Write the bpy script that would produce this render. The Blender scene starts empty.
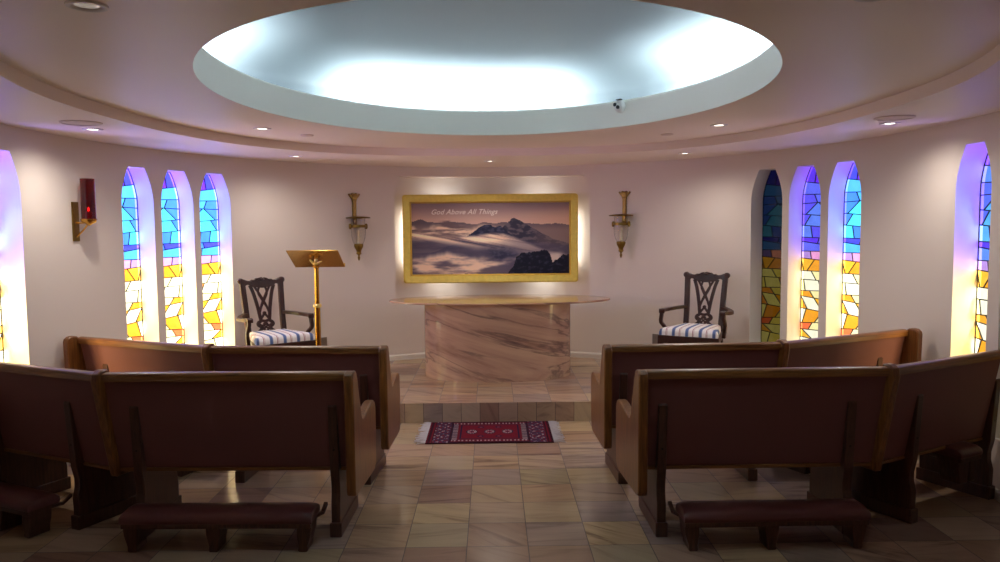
import bpy, math, random
from math import sin, cos, pi, radians, sqrt, atan2
from mathutils import Vector, Matrix, noise

sc = bpy.context.scene
COL = sc.collection

# ------------------------------------------------------------------ helpers
def srgb(r, g, b):
    def f(c):
        c /= 255.0
        return c / 12.92 if c <= .04045 else ((c + .055) / 1.055) ** 2.4
    return (f(r), f(g), f(b), 1.0)


class MB:
    """collects vertices and faces for one mesh object"""
    def __init__(self, M=None):
        self.v, self.f, self.m, self.M, self.cur = [], [], [], M, 0

    def add(self, vs, fs, M=None):
        n = len(self.v)
        for p in vs:
            p = Vector(p)
            if M is not None: p = M @ p
            if self.M is not None: p = self.M @ p
            self.v.append(p)
        for f in fs:
            self.f.append([i + n for i in f]); self.m.append(self.cur)

    def box(self, lo, hi, M=None):
        x0, y0, z0 = lo; x1, y1, z1 = hi
        self.add([(x0, y0, z0), (x1, y0, z0), (x1, y1, z0), (x0, y1, z0), (x0, y0, z1), (x1, y0, z1), (x1, y1, z1), (x0, y1, z1)],
                 [(0, 3, 2, 1), (4, 5, 6, 7), (0, 1, 5, 4), (1, 2, 6, 5), (2, 3, 7, 6), (3, 0, 4, 7)], M)

    def prism(self, prof, a, b, axis='x', M=None):
        """2-D outline extruded from a to b along an axis ('x': profile is (y,z); 'y': (x,z); 'z': (x,y))"""
        def P(t, q):
            return (t, q[0], q[1]) if axis == 'x' else (q[0], t, q[1]) if axis == 'y' else (q[0], q[1], t)
        n = len(prof)
        vs = [P(a, q) for q in prof] + [P(b, q) for q in prof]
        fs = [tuple(range(n))[::-1], tuple(range(n, 2 * n))]
        fs += [(i, (i + 1) % n, n + (i + 1) % n, n + i) for i in range(n)]
        self.add(vs, fs, M)

    def tube(self, pts, rad, seg=8, M=None, cap=True, flat=None):
        """round (or, with flat=(w,h,up), rectangular) bar swept along points"""
        pts = [Vector(p) for p in pts]
        n = len(pts)
        rads = rad if isinstance(rad, (list, tuple)) else [rad] * n
        vs, fs = [], []
        up0 = Vector(flat[2]) if flat else None
        prev = None
        for i, p in enumerate(pts):
            t = (pts[min(i + 1, n - 1)] - pts[max(i - 1, 0)]).normalized()
            if flat:
                a = t.cross(up0).normalized(); b = up0
                w, h = flat[0] / 2, flat[1] / 2
                if not isinstance(rad, (int, float)): w *= rads[i]; 
                for sx, sy in ((-1, -1), (1, -1), (1, 1), (-1, 1)):
                    vs.append(p + a * (w * sx) + b * (h * sy))
            else:
                if prev is None:
                    u = Vector((0, 0, 1)) if abs(t.z) < .9 else Vector((1, 0, 0))
                    a = t.cross(u).normalized()
                else:
                    a = (prev - t * prev.dot(t)).normalized()
                prev = a
                b = t.cross(a)
                for k in range(seg):
                    q = 2 * pi * k / seg
                    vs.append(p + (a * cos(q) + b * sin(q)) * rads[i])
        s = 4 if flat else seg
        for i in range(n - 1):
            for k in range(s):
                fs.append((i * s + k, i * s + (k + 1) % s, (i + 1) * s + (k + 1) % s, (i + 1) * s + k))
        if cap:
            fs.append(tuple(range(s))[::-1]); fs.append(tuple(range((n - 1) * s, n * s)))
        self.add(vs, fs, M)

    def lathe(self, prof, seg=24, M=None, closed=False):
        """(radius, z) profile turned about z"""
        n = len(prof)
        vs = [(r * cos(2 * pi * k / seg), r * sin(2 * pi * k / seg), z) for r, z in prof for k in range(seg)]
        fs = []
        for i in range(n - (0 if closed else 1)):
            j = (i + 1) % n
            for k in range(seg):
                fs.append((i * seg + k, i * seg + (k + 1) % seg, j * seg + (k + 1) % seg, j * seg + k))
        if not closed:
            if prof[0][0] > 1e-5: fs.append(tuple(range(seg))[::-1])
            if prof[-1][0] > 1e-5: fs.append(tuple(range((n - 1) * seg, n * seg)))
        self.add(vs, fs, M)

    def build(self, name, mat, parent=None, smooth=None, bevel=None, bseg=2, loc=None, rz=0.0, subd=0, recalc=True):
        me = bpy.data.meshes.new(name)
        me.from_pydata([tuple(p) for p in self.v], [], self.f)
        mats = mat if isinstance(mat, (list, tuple)) else [mat]
        for m in mats: me.materials.append(m)
        if len(mats) > 1: me.polygons.foreach_set('material_index', self.m)
        me.validate(); me.update()
        import bmesh as _b
        bm = _b.new(); bm.from_mesh(me)
        _b.ops.remove_doubles(bm, verts=bm.verts, dist=1e-5)
        if recalc: _b.ops.recalc_face_normals(bm, faces=bm.faces)
        bm.to_mesh(me); bm.free()
        o = bpy.data.objects.new(name, me); COL.objects.link(o)
        if parent is not None: o.parent = parent
        if loc is not None: o.location = loc
        if rz: o.rotation_euler.z = rz
        if smooth is not None:
            me.shade_smooth() if smooth >= 180 else me.set_sharp_from_angle(angle=radians(smooth))
            if smooth < 180:
                for q in me.polygons: q.use_smooth = True
        if bevel:
            b = o.modifiers.new('edges', 'BEVEL'); b.width = bevel; b.segments = bseg; b.limit_method = 'ANGLE'; b.angle_limit = radians(40)
        if subd:
            s = o.modifiers.new('round', 'SUBSURF'); s.levels = s.render_levels = subd
        return o


def tag(o, label=None, cat=None, group=None, kind=None):
    if label: o['label'] = label
    if cat: o['category'] = cat
    if group: o['group'] = group
    if kind: o['kind'] = kind
    return o


def empty(name, loc, rz=0.0):
    o = bpy.data.objects.new(name, None); COL.objects.link(o)
    o.location = loc; o.rotation_euler.z = rz; o.empty_display_size = .1
    return o


def copy_tree(o, parent=None):
    c = o.copy(); COL.objects.link(c)
    if parent is not None: c.parent = parent
    for ch in list(o.children): copy_tree(ch, c)
    return c


# ------------------------------------------------------------------ materials
def newmat(name):
    m = bpy.data.materials.new(name); m.use_nodes = True
    nt = m.node_tree; b = nt.nodes['Principled BSDF']
    return m, nt, b


def plain(name, col, rough=.5, metal=0.0, spec=.5, bump=0.0, bscale=60, var=0.0, vscale=4, coat=0.0):
    m, nt, b = newmat(name)
    b.inputs['Base Color'].default_value = col
    b.inputs['Roughness'].default_value = rough
    b.inputs['Metallic'].default_value = metal
    b.inputs['Specular IOR Level'].default_value = spec
    b.inputs['Coat Weight'].default_value = coat
    N, L = nt.nodes.new, nt.links.new
    tc = N('ShaderNodeTexCoord')
    if bump:
        n = N('ShaderNodeTexNoise'); n.inputs['Scale'].default_value = bscale; n.inputs['Detail'].default_value = 4
        bp = N('ShaderNodeBump'); bp.inputs['Strength'].default_value = bump; bp.inputs['Distance'].default_value = .01
        L(tc.outputs['Object'], n.inputs['Vector']); L(n.outputs['Fac'], bp.inputs['Height']); L(bp.outputs['Normal'], b.inputs['Normal'])
    if var:
        n = N('ShaderNodeTexNoise'); n.inputs['Scale'].default_value = vscale; n.inputs['Detail'].default_value = 3
        mx = N('ShaderNodeMix'); mx.data_type = 'RGBA'
        L(tc.outputs['Object'], n.inputs['Vector']); L(n.outputs['Fac'], mx.inputs['Factor'])
        mx.inputs['A'].default_value = [c * (1 - var) for c in col[:3]] + [1]
        mx.inputs['B'].default_value = [min(1, c * (1 + var)) for c in col[:3]] + [1]
        L(mx.outputs['Result'], b.inputs['Base Color'])
    return m


def wood(name, dark, light, stretch=(1, 1, 1), scale=14, rough=.35, coat=.2):
    m, nt, b = newmat(name)
    N, L = nt.nodes.new, nt.links.new
    tc = N('ShaderNodeTexCoord'); mp = N('ShaderNodeMapping'); mp.inputs['Scale'].default_value = stretch
    n = N('ShaderNodeTexNoise'); n.inputs['Scale'].default_value = scale; n.inputs['Detail'].default_value = 6; n.inputs['Distortion'].default_value = .6
    r = N('ShaderNodeValToRGB'); r.color_ramp.elements[0].position = .3; r.color_ramp.elements[1].position = .7
    r.color_ramp.elements[0].color = dark; r.color_ramp.elements[1].color = light
    L(tc.outputs['Object'], mp.inputs['Vector']); L(mp.outputs['Vector'], n.inputs['Vector'])
    L(n.outputs['Fac'], r.inputs['Fac']); L(r.outputs['Color'], b.inputs['Base Color'])
    b.inputs['Roughness'].default_value = rough; b.inputs['Coat Weight'].default_value = coat; b.inputs['Coat Roughness'].default_value = .2
    return m


def attr_mat(name, rough=.6, bump=0, spec=.3):
    m, nt, b = newmat(name)
    a = nt.nodes.new('ShaderNodeVertexColor'); a.layer_name = 'pattern'
    nt.links.new(a.outputs['Color'], b.inputs['Base Color'])
    b.inputs['Roughness'].default_value = rough; b.inputs['Specular IOR Level'].default_value = spec
    if bump:
        N, L = nt.nodes.new, nt.links.new
        n = N('ShaderNodeTexNoise'); n.inputs['Scale'].default_value = 250; bp = N('ShaderNodeBump'); bp.inputs['Strength'].default_value = bump
        tc = N('ShaderNodeTexCoord'); L(tc.outputs['Object'], n.inputs['Vector']); L(n.outputs['Fac'], bp.inputs['Height']); L(bp.outputs['Normal'], b.inputs['Normal'])
    return m


def emit(name, col, s):
    m, nt, b = newmat(name)
    b.inputs['Base Color'].default_value = [c * .4 for c in col[:3]] + [1]
    b.inputs['Emission Color'].default_value = col; b.inputs['Emission Strength'].default_value = s
    b.inputs['Roughness'].default_value = .25
    return m


TILE, TX, TY = .305, -.748, 5.590


def tile_mat(name, tx, ty, half=False):
    """square marble tiles, each with its own tint and vein direction, thin dark joints"""
    m, nt, b = newmat(name)
    N, L = nt.nodes.new, nt.links.new
    geo = N('ShaderNodeNewGeometry'); sep = N('ShaderNodeSeparateXYZ'); L(geo.outputs['Position'], sep.inputs[0])

    def math_(op, a, c=None, d=None):
        n = N('ShaderNodeMath'); n.operation = op
        for i, q in enumerate((a, c, d)):
            if q is None: continue
            if isinstance(q, (int, float)): n.inputs[i].default_value = q
            else: L(q, n.inputs[i])
        return n.outputs[0]
    tw = TILE / 2 if half else TILE
    gx = math_('DIVIDE', math_('SUBTRACT', sep.outputs[0], tx), tw)
    gy = math_('DIVIDE', math_('SUBTRACT', sep.outputs[2] if half else sep.outputs[1], -.05 if half else ty), TILE)
    ix, iy = math_('FLOOR', gx), math_('FLOOR', gy)
    fx, fy = math_('SUBTRACT', gx, ix), math_('SUBTRACT', gy, iy)
    cid = N('ShaderNodeCombineXYZ'); L(ix, cid.inputs[0]); L(iy, cid.inputs[1]); cid.inputs[2].default_value = 3.7 if half else 1.3
    wn = N('ShaderNodeTexWhiteNoise'); wn.noise_dimensions = '3D'; L(cid.outputs[0], wn.inputs['Vector'])
    rs = N('ShaderNodeSeparateColor'); L(wn.outputs['Color'], rs.inputs[0])
    # base tint
    r = N('ShaderNodeValToRGB'); cr = r.color_ramp; cr.interpolation = 'LINEAR'
    tints = [(0, (138, 112, 104)), (.2, (178, 150, 120)), (.4, (152, 134, 126)), (.55, (188, 164, 128)), (.7, (152, 120, 104)), (.85, (184, 160, 138)), (1, (160, 146, 114))]
    cr.elements[0].color = srgb(*tints[0][1]); cr.elements[1].color = srgb(*tints[-1][1])
    for p_, c_ in tints[1:-1]:
        e = cr.elements.new(p_); e.color = srgb(*c_)
    L(wn.outputs['Value'], r.inputs['Fac'])
    # vein field turned per tile
    ang = math_('MULTIPLY', math_('SUBTRACT', math_('POWER', rs.outputs[1], 2.2), .15), 1.1)
    off = N('ShaderNodeCombineXYZ'); L(math_('MULTIPLY', rs.outputs[0], 37.0), off.inputs[0]); L(math_('MULTIPLY', rs.outputs[2], 29.0), off.inputs[1])
    pos = N('ShaderNodeCombineXYZ'); L(fx, pos.inputs[0]); L(fy, pos.inputs[1])
    rot = N('ShaderNodeVectorRotate'); rot.rotation_type = 'Z_AXIS'; L(pos.outputs[0], rot.inputs['Vector']); L(ang, rot.inputs['Angle'])
    mp = N('ShaderNodeVectorMath'); mp.operation = 'MULTIPLY'; L(rot.outputs[0], mp.inputs[0]); mp.inputs[1].default_value = (.35, 2.6, 1)
    ad = N('ShaderNodeVectorMath'); ad.operation = 'ADD'; L(mp.outputs[0], ad.inputs[0]); L(off.outputs[0], ad.inputs[1])
    n1 = N('ShaderNodeTexNoise'); n1.inputs['Scale'].default_value = 1.6; n1.inputs['Detail'].default_value = 7; n1.inputs['Roughness'].default_value = .6; n1.inputs['Distortion'].default_value = .7
    L(ad.outputs[0], n1.inputs['Vector'])
    vr = N('ShaderNodeValToRGB'); ve = vr.color_ramp
    ve.elements[0].position = .32; ve.elements[0].color = (.40, .33, .32, 1)
    ve.elements[1].position = .64; ve.elements[1].color = (1.15, 1.08, 1.0, 1)
    e = ve.elements.new(.46); e.color = (.92, .86, .82, 1)
    L(n1.outputs['Fac'], vr.inputs['Fac'])
    mul = N('ShaderNodeMix'); mul.data_type = 'RGBA'; mul.blend_type = 'MULTIPLY'; L(math_('ADD', math_('MULTIPLY', math_('POWER', rs.outputs[2], 1.5), .75), .3), mul.inputs['Factor'])
    L(r.outputs['Color'], mul.inputs['A']); L(vr.outputs['Color'], mul.inputs['B'])
    # joints
    ex = math_('MINIMUM', fx, math_('SUBTRACT', 1.0, fx))
    if half: dist = math_('MULTIPLY', ex, tw)
    else: dist = math_('MULTIPLY', math_('MINIMUM', ex, math_('MINIMUM', fy, math_('SUBTRACT', 1.0, fy))), TILE)
    joint = math_('LESS_THAN', dist, .0019)
    jm = N('ShaderNodeMix'); jm.data_type = 'RGBA'; L(joint, jm.inputs['Factor']); L(mul.outputs['Result'], jm.inputs['A']); jm.inputs['B'].default_value = srgb(70, 56, 52)
    L(jm.outputs['Result'], b.inputs['Base Color'])
    L(math_('ADD', math_('MULTIPLY', joint, .5), math_('ADD', math_('MULTIPLY', rs.outputs[1], .08), .17)), b.inputs['Roughness'])
    b.inputs['Specular IOR Level'].default_value = .55
    return m


def marble_mat(name):
    m, nt, b = newmat(name)
    N, L = nt.nodes.new, nt.links.new
    tc = N('ShaderNodeTexCoord')
    rot = N('ShaderNodeMapping'); rot.inputs['Rotation'].default_value = (0, radians(-15), 0); L(tc.outputs['Object'], rot.inputs['Vector'])
    sc_ = N('ShaderNodeMapping'); sc_.inputs['Scale'].default_value = (.38, .9, 3.6); L(rot.outputs['Vector'], sc_.inputs['Vector'])
    n1 = N('ShaderNodeTexNoise'); n1.inputs['Scale'].default_value = 1.9; n1.inputs['Detail'].default_value = 9; n1.inputs['Roughness'].default_value = .62; n1.inputs['Distortion'].default_value = .8
    L(sc_.outputs['Vector'], n1.inputs['Vector'])
    r = N('ShaderNodeValToRGB'); e = r.color_ramp
    e.elements[0].position = .3; e.elements[0].color = srgb(136, 100, 84)
    e.elements[1].position = .72; e.elements[1].color = srgb(200, 164, 138)
    q = e.elements.new(.46); q.color = srgb(178, 142, 120)
    q = e.elements.new(.58); q.color = srgb(192, 158, 130)
    L(n1.outputs['Fac'], r.inputs['Fac'])
    # thin dark veins where a second noise crosses its mid value
    n2 = N('ShaderNodeTexNoise'); n2.inputs['Scale'].default_value = 1.25; n2.inputs['Detail'].default_value = 8; n2.inputs['Roughness'].default_value = .55; n2.inputs['Distortion'].default_value = .5
    L(sc_.outputs['Vector'], n2.inputs['Vector'])
    r2 = N('ShaderNodeValToRGB'); e2 = r2.color_ramp
    for p_, c_ in ((.478, 0), (.505, 1), (.532, 0)):
        q = e2.elements.new(p_); q.color = (c_, c_, c_, 1)
    e2.elements[0].color = (0, 0, 0, 1); e2.elements[-1].color = (0, 0, 0, 1)
    L(n2.outputs['Fac'], r2.inputs['Fac'])
    n3 = N('ShaderNodeTexNoise'); n3.inputs['Scale'].default_value = 3.0; n3.inputs['Detail'].default_value = 3; L(tc.outputs['Object'], n3.inputs['Vector'])
    mm = N('ShaderNodeMath'); mm.operation = 'MULTIPLY'; L(r2.outputs['Color'], mm.inputs[0]); L(n3.outputs['Fac'], mm.inputs[1])
    m2 = N('ShaderNodeMath'); m2.operation = 'MULTIPLY'; L(mm.outputs[0], m2.inputs[0]); m2.inputs[1].default_value = 1.15; m2.use_clamp = True
    mix = N('ShaderNodeMix'); mix.data_type = 'RGBA'; L(m2.outputs[0], mix.inputs['Factor']); L(r.outputs['Color'], mix.inputs['A']); mix.inputs['B'].default_value = srgb(82, 66, 66)
    L(mix.outputs['Result'], b.inputs['Base Color'])
    b.inputs['Roughness'].default_value = .1; b.inputs['Specular IOR Level'].default_value = .6
    return m


M = {}
M['wall'] = plain('plaster wall', srgb(224, 212, 202), .75, spec=.25, bump=.04, bscale=180)
M['ceil'] = plain('plaster ceiling', srgb(244, 230, 218), .46, spec=.45)
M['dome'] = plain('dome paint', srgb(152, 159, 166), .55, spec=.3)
M['fascia'] = plain('fascia paint', srgb(240, 238, 226), .6, spec=.3)
M['reveal'] = plain('white reveal paint', srgb(236, 234, 232), .6, spec=.3)
M['rear'] = plain('rear plaster', srgb(206, 190, 178), .75)
M['trim'] = plain('baseboard paint', srgb(222, 214, 204), .45)
M['floor'] = tile_mat('marble floor tiles', TX, TY)
M['riser'] = tile_mat('marble riser tiles', TX + .03, TY, True)
M['marble'] = marble_mat('pink veined marble')
M['oak'] = wood('oak grain upright', srgb(98, 57, 22), srgb(144, 91, 40), (9, 9, .7), 9)
M['oaklong'] = wood('oak grain along', srgb(98, 58, 24), srgb(144, 94, 42), (.5, 9, 9), 9)
M['darkoak'] = wood('dark stained oak', srgb(58, 33, 24), srgb(88, 52, 36), (9, 9, .8), 9, .4, .1)
M['vinyl'] = plain('maroon vinyl', srgb(118, 74, 70), .6, spec=.3, bump=.12, bscale=220, var=.06)
M['pad'] = plain('maroon kneeler vinyl', srgb(98, 56, 54), .32, spec=.5, bump=.05, bscale=90)
M['mahog'] = wood('dark mahogany', srgb(38, 18, 14), srgb(66, 34, 24), (5, 5, 1), 12, .35, .1)
M['gold'] = plain('hammered gold leaf', srgb(238, 210, 104), .45, .4, bump=.25, bscale=45, var=.15, vscale=30)
M['goldedge'] = plain('bright gold lip', srgb(236, 212, 130), .3, .7)
M['brass'] = plain('polished brass', srgb(206, 158, 72), .2, 1.0)
M['oldbrass'] = plain('aged brass', srgb(136, 112, 54), .35, 1.0, var=.2, vscale=40)
M['white'] = plain('white metal', srgb(225, 220, 214), .4)
M['grille'] = plain('perforated grey grille', srgb(222, 204, 192), .6)
M['black'] = plain('black plastic', srgb(20, 20, 22), .3)
M['steel'] = plain('brushed steel plate', srgb(150, 142, 130), .35, .7)
M['hinge'] = plain('dark bracket iron', srgb(38, 26, 22), .45, .4)
M['lead'] = plain('dark lead came', srgb(18, 16, 24), .5, .3)
M['lens'] = emit('downlight lens', (1.0, .9, .78, 1), 6.0)
M['lensoff'] = emit('downlight lens dim', (1.0, .9, .78, 1), .12)


def glass(name, col, rough=.02, trans=1.0, ior=1.45):
    m, nt, b = newmat(name)
    b.inputs['Base Color'].default_value = col; b.inputs['Roughness'].default_value = rough
    b.inputs['Transmission Weight'].default_value = trans; b.inputs['IOR'].default_value = ior
    return m


M['clear'] = glass('clear glass', (.97, .97, .95, 1), ior=1.2)
M['ruby'] = glass('ruby glass', srgb(168, 14, 30), .18)
M['candle'] = plain('candle wax', srgb(238, 228, 205), .5)
M['flame'] = emit('candle flame', (1, .35, .12, 1), 8)

# ------------------------------------------------------------------ room shell
WCX, WCY, WA, WB = .02, 4.92, 2.915, 3.555      # elliptical wall
ZC, ZI, ZLIP = 2.22, 2.285, 2.47                # low soffit, inner ceiling, top of oculus lip
STEP_Y, ZS = 6.20, .16                          # platform edge and height


def wp(t):
    return Vector((WCX + WA * cos(t), WCY + WB * sin(t), 0))


def wn(t):
    return Vector((cos(t) / WA, sin(t) / WB, 0)).normalized()


class Opening:
    def __init__(self, tc, half, z0, zsh, ztop, flat, depth, curved=False):
        self.tc, self.half, self.z0, self.zsh, self.ztop, self.flat, self.depth, self.curved = tc, half, z0, zsh, ztop, flat, depth, curved
        speed = sqrt((WA * sin(tc)) ** 2 + (WB * cos(tc)) ** 2)
        dt = half / speed
        for _ in range(8):                       # chord exactly 2*half wide
            c = (wp(tc + dt) - wp(tc - dt)).length / 2
            dt *= half / c
        self.dt = dt
        self.c = (wp(tc + dt) + wp(tc - dt)) / 2
        self.n = wn(tc)
        self.tan = (wp(tc - dt) - wp(tc + dt)).normalized()   # to the right when seen from inside
        e = [0, .02, .06, .12, .2, .3, .4, .5, .6, .7, .8, .9, 1]
        ss = [1 - q * (1 - flat) for q in e]
        mid = [flat * (1 - k / 5) for k in range(1, 5)] if curved else [0.0]
        if 0.0 not in mid: mid.append(0.0)
        pos = ss + mid
        self.ss = sorted(set([round(-s, 5) for s in pos] + [round(s, 5) for s in pos]))

    def zhi(self, s):
        a = abs(s)
        if a <= self.flat + 1e-6: return self.ztop
        q = ((1 - a) / (1 - self.flat)) ** .55
        return self.zsh + (self.ztop - self.zsh) * q

    def t(self, s): return self.tc - s * self.dt          # s grows to the right

    def inner(self, s):
        if self.curved: return wp(self.t(s)) + wn(self.t(s)) * self.depth
        return self.c + self.tan * (s * self.half) + self.n * self.depth


R_ = radians
Wn = [  # name index, ellipse angle, half width, glow, tint shift, label
    (161.15, .175), (153.95, .177), (146.9, .172),
    (33.75, .175), (26.55, .177), (19.2, .18),
    (-3.4, .19), (-11.6, .185),
    (184.55, .19)]
openings = [Opening(R_(a if a > -90 else a + 360), h, .34, 1.79, 2.065, .5, .155) for a, h in Wn]
niche = Opening(R_(90.25), 1.035, .80, 1.86, 2.115, .94, .20, True)

# wall: columns in ellipse angle, from -24 deg round the front to 204 deg
mb = MB()
ts = []
T0, T1 = R_(-23), R_(204)
allop = sorted(openings + [niche], key=lambda o: o.tc)
def col(t0, t1, spans):
    a, b = wp(t0), wp(t1)
    for (za0, zb0, za1, zb1) in spans:
        mb.add([(a.x, a.y, za0), (b.x, b.y, zb0), (b.x, b.y, zb1), (a.x, a.y, za1)], [(0, 1, 2, 3)])
cur = T0
def plainrun(t0, t1):
    n = max(1, int(abs(t1 - t0) / R_(2.0)) + 1)
    for k in range(n):
        col(t0 + (t1 - t0) * k / n, t0 + (t1 - t0) * (k + 1) / n, [(0, 0, ZC, ZC)])
for op in allop:
    plainrun(cur, op.tc - op.dt)
    for s1, s0 in zip(op.ss[::-1][:-1], op.ss[::-1][1:]):
        col(op.t(s1), op.t(s0), [(0, 0, op.z0, op.z0), (op.zhi(s1), op.zhi(s0), ZC, ZC)])
    cur = op.tc + op.dt
plainrun(cur, T1)
o = mb.build('wall_front', M['wall'], smooth=180, recalc=False)
tag(o, 'cream plaster oval wall curving round the chapel with pointed window openings', 'wall', kind='structure')
for side, t in (('right', T0), ('left', T1)):
    a = wp(t); m2 = MB(); sx = 1 if side == 'right' else -1
    m2.prism([(a.x, a.y), (a.x, -1.6), (a.x + .1 * sx, -1.6), (a.x + .1 * sx, a.y)], 0, ZC, 'z')
    tag(m2.build('wall_' + side, M['rear']), 'plain plaster wall at the %s rear of the chapel' % side, 'wall', kind='structure')
m2 = MB(); m2.box((-3, -1.7, 0), (3, -1.6, ZC))
tag(m2.build('wall_back', M['rear']), 'plain plaster rear wall behind the pews', 'wall', kind='structure')

# floor, platform
m2 = MB(); m2.box((-3.4, -1.8, -.1), (3.4, STEP_Y + .05, 0))
tag(m2.build('floor', M['floor']), 'square pink and grey marble tile floor of the aisle', 'floor', kind='structure')
m2 = MB()
x0, x1, y0, y1 = -3.0, 3.0, STEP_Y, 8.75
m2.add([(x0, y0, ZS), (x1, y0, ZS), (x1, y1, ZS), (x0, y1, ZS)], [(0, 1, 2, 3)])
m2.cur = 1
m2.add([(x0, y0, 0), (x1, y0, 0), (x1, y0, ZS), (x0, y0, ZS)], [(0, 1, 2, 3)])
tag(m2.build('floor_platform', [M['floor'], M['riser']]), 'raised marble platform one step high under the altar', 'floor', kind='structure')

# baseboards follow the wall
def baseboard(name, t0, t1, z0, label):
    m3 = MB(); n = int(abs(t1 - t0) / R_(2)) + 1
    prof = [(0.004, 0), (.016, 0), (.016, .045), (.010, .056), (.004, .06)]
    rows = []
    for k in range(n + 1):
        t = t0 + (t1 - t0) * k / n; p_, q = wp(t), wn(t)
        rows.append([(p_.x - q.x * d, p_.y - q.y * d, z0 + z) for d, z in prof])
    m = len(prof)
    m3.add([v for r in rows for v in r], [(i * m + j, i * m + (j + 1) % m, (i + 1) * m + (j + 1) % m, (i + 1) * m + j) for i in range(n) for j in range(m)])
    tag(m3.build(name, M['trim']), label, 'baseboard', kind='structure')
ta = math.asin((STEP_Y + .01 - WCY) / WB)
baseboard('baseboard_front', ta, pi - ta, ZS, 'low white baseboard along the wall on the platform')
baseboard('baseboard_right', T0, ta, 0, 'low white baseboard along the right wall behind the pews')
baseboard('baseboard_left', pi - ta, T1, 0, 'low white baseboard along the left wall behind the pews')

# ceilings -----------------------------------------------------------
RCX, RCY, RA, RB = .03, 4.48, 2.18, 2.62        # edge of the low soffit
OCX, OCY, OA, OB = -.005, 4.19, 1.405, 1.84       # oculus
NSEG = 128


def ell(cx, cy, a, b, z, n=NSEG, e=2.0):
    def pw(c): return math.copysign(abs(c) ** (2 / e), c)
    return [(cx + a * pw(cos(2 * pi * k / n)), cy + b * pw(sin(2 * pi * k / n)), z) for k in range(n)]


def band(m, rings, smoothclose=False):
    n = len(rings[0])
    m.add([p for r in rings for p in r], [(i * n + k, i * n + (k + 1) % n, (i + 1) * n + (k + 1) % n, (i + 1) * n + k) for i in range(len(rings) - 1) for k in range(n)])


m3 = MB()
inner = ell(RCX, RCY, RA, RB, ZC, e=2.4)
outer = []
for k, p_ in enumerate(inner):
    d = Vector((p_[0] - RCX, p_[1] - RCY))
    q = []
    if abs(d.x) > 1e-6: q.append((3.3 * (1 if d.x > 0 else -1) - RCX) / d.x)
    if abs(d.y) > 1e-6: q.append(((9.0 if d.y > 0 else -1.8) - RCY) / d.y)
    s = min(x for x in q if x > 0)
    outer.append((RCX + d.x * s, RCY + d.y * s, ZC))
band(m3, [outer, inner])
tag(m3.build('ceiling_soffit', M['ceil']), 'lower outer ring of the plaster ceiling along the wall', 'ceiling', kind='structure')
m3 = MB()
band(m3, [ell(RCX, RCY, RA, RB, ZC, e=2.4), ell(RCX, RCY, RA, RB, ZC + .006, e=2.4), ell(RCX, RCY, RA, RB, ZI, e=2.4)])
tag(m3.build('trim_1', M['ceil'], smooth=40), 'curved step edge between the two ceiling levels', 'ceiling trim', kind='structure')
m3 = MB()
band(m3, [ell(RCX, RCY, RA, RB, ZI, e=2.4), ell(OCX, OCY, OA, OB, ZI)])
tag(m3.build('ceiling', M['ceil']), 'smooth plaster ceiling round the glowing oval recess', 'ceiling', kind='structure')
m3 = MB()
band(m3, [ell(OCX, OCY, OA, OB, ZI), ell(OCX, OCY, OA, OB, ZLIP - .01), ell(OCX, OCY, OA + .01, OB + .01, ZLIP), ell(OCX, OCY, OA + .04, OB + .04, ZLIP),
          ell(OCX, OCY, OA + .04, OB + .04, ZI + .06), ell(OCX, OCY, OA + .40, OB + .40, ZI + .06)])
tag(m3.build('trim_2', M['fascia'], smooth=40), 'white oval fascia hiding the cove lights under the dome', 'cove', kind='structure')
m3 = MB()
rings = [ell(OCX, OCY, OA + .40, OB + .40, ZI + .05), ell(OCX, OCY, OA + .40, OB + .40, ZLIP + .14)]
for k in range(1, 19):
    a = k / 18 * pi / 2
    rings.append(ell(OCX, OCY, max(.001, (OA + .40) * cos(a)), max(.001, (OB + .40) * cos(a)), ZLIP + .14 + .30 * sin(a)))
band(m3, rings)
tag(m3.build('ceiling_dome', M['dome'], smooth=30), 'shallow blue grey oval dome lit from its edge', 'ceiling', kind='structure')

# ------------------------------------------------------------------ stained glass windows
GC = {  # glass colours as the light that comes through them (linear)
    'violet': (.13, .03, .85), 'indigo': (.05, .06, .75), 'blue': (.05, .22, .95), 'sky': (.07, .40, 1.0), 'cyan': (.07, .68, 1.0),
    'pink': (.80, .32, .62), 'mauve': (.45, .26, .70), 'orange': (.90, .36, .02), 'amber': (.95, .48, .03), 'red': (.95, .16, .05),
    'cream': (1.0, .88, .42), 'white': (1.0, .96, .72)}


TC = {  # what the same glass lets straight through
    'violet': (.34, .06, 1.0), 'indigo': (.24, .08, 1.0), 'blue': (.24, .11, 1.0), 'sky': (.28, .17, 1.0), 'cyan': (.30, .28, 1.0),
    'pink': (.95, .50, .70), 'mauve': (.7, .45, .95), 'orange': (1.0, .55, .10), 'amber': (1.0, .62, .14), 'red': (1.0, .3, .1),
    'cream': (1.0, .86, .36), 'white': (1.0, .90, .50)}


def cut(poly, a, b):
    """the two halves of a convex polygon cut by the line through a, b"""
    def side(p): return (b[0] - a[0]) * (p[1] - a[1]) - (b[1] - a[1]) * (p[0] - a[0])
    L_, R2 = [], []
    for i in range(len(poly)):
        p, q = poly[i], poly[(i + 1) % len(poly)]
        sp, sq = side(p), side(q)
        if sp >= 0: L_.append(p)
        if sp <= 0: R2.append(p)
        if sp * sq < 0:
            k = sp / (sp - sq); x = (p[0] + (q[0] - p[0]) * k, p[1] + (q[1] - p[1]) * k)
            L_.append(x); R2.append(x)
    return L_, R2


def area(p):
    return abs(sum(p[i][0] * p[(i + 1) % len(p)][1] - p[(i + 1) % len(p)][0] * p[i][1] for i in range(len(p)))) / 2


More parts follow.
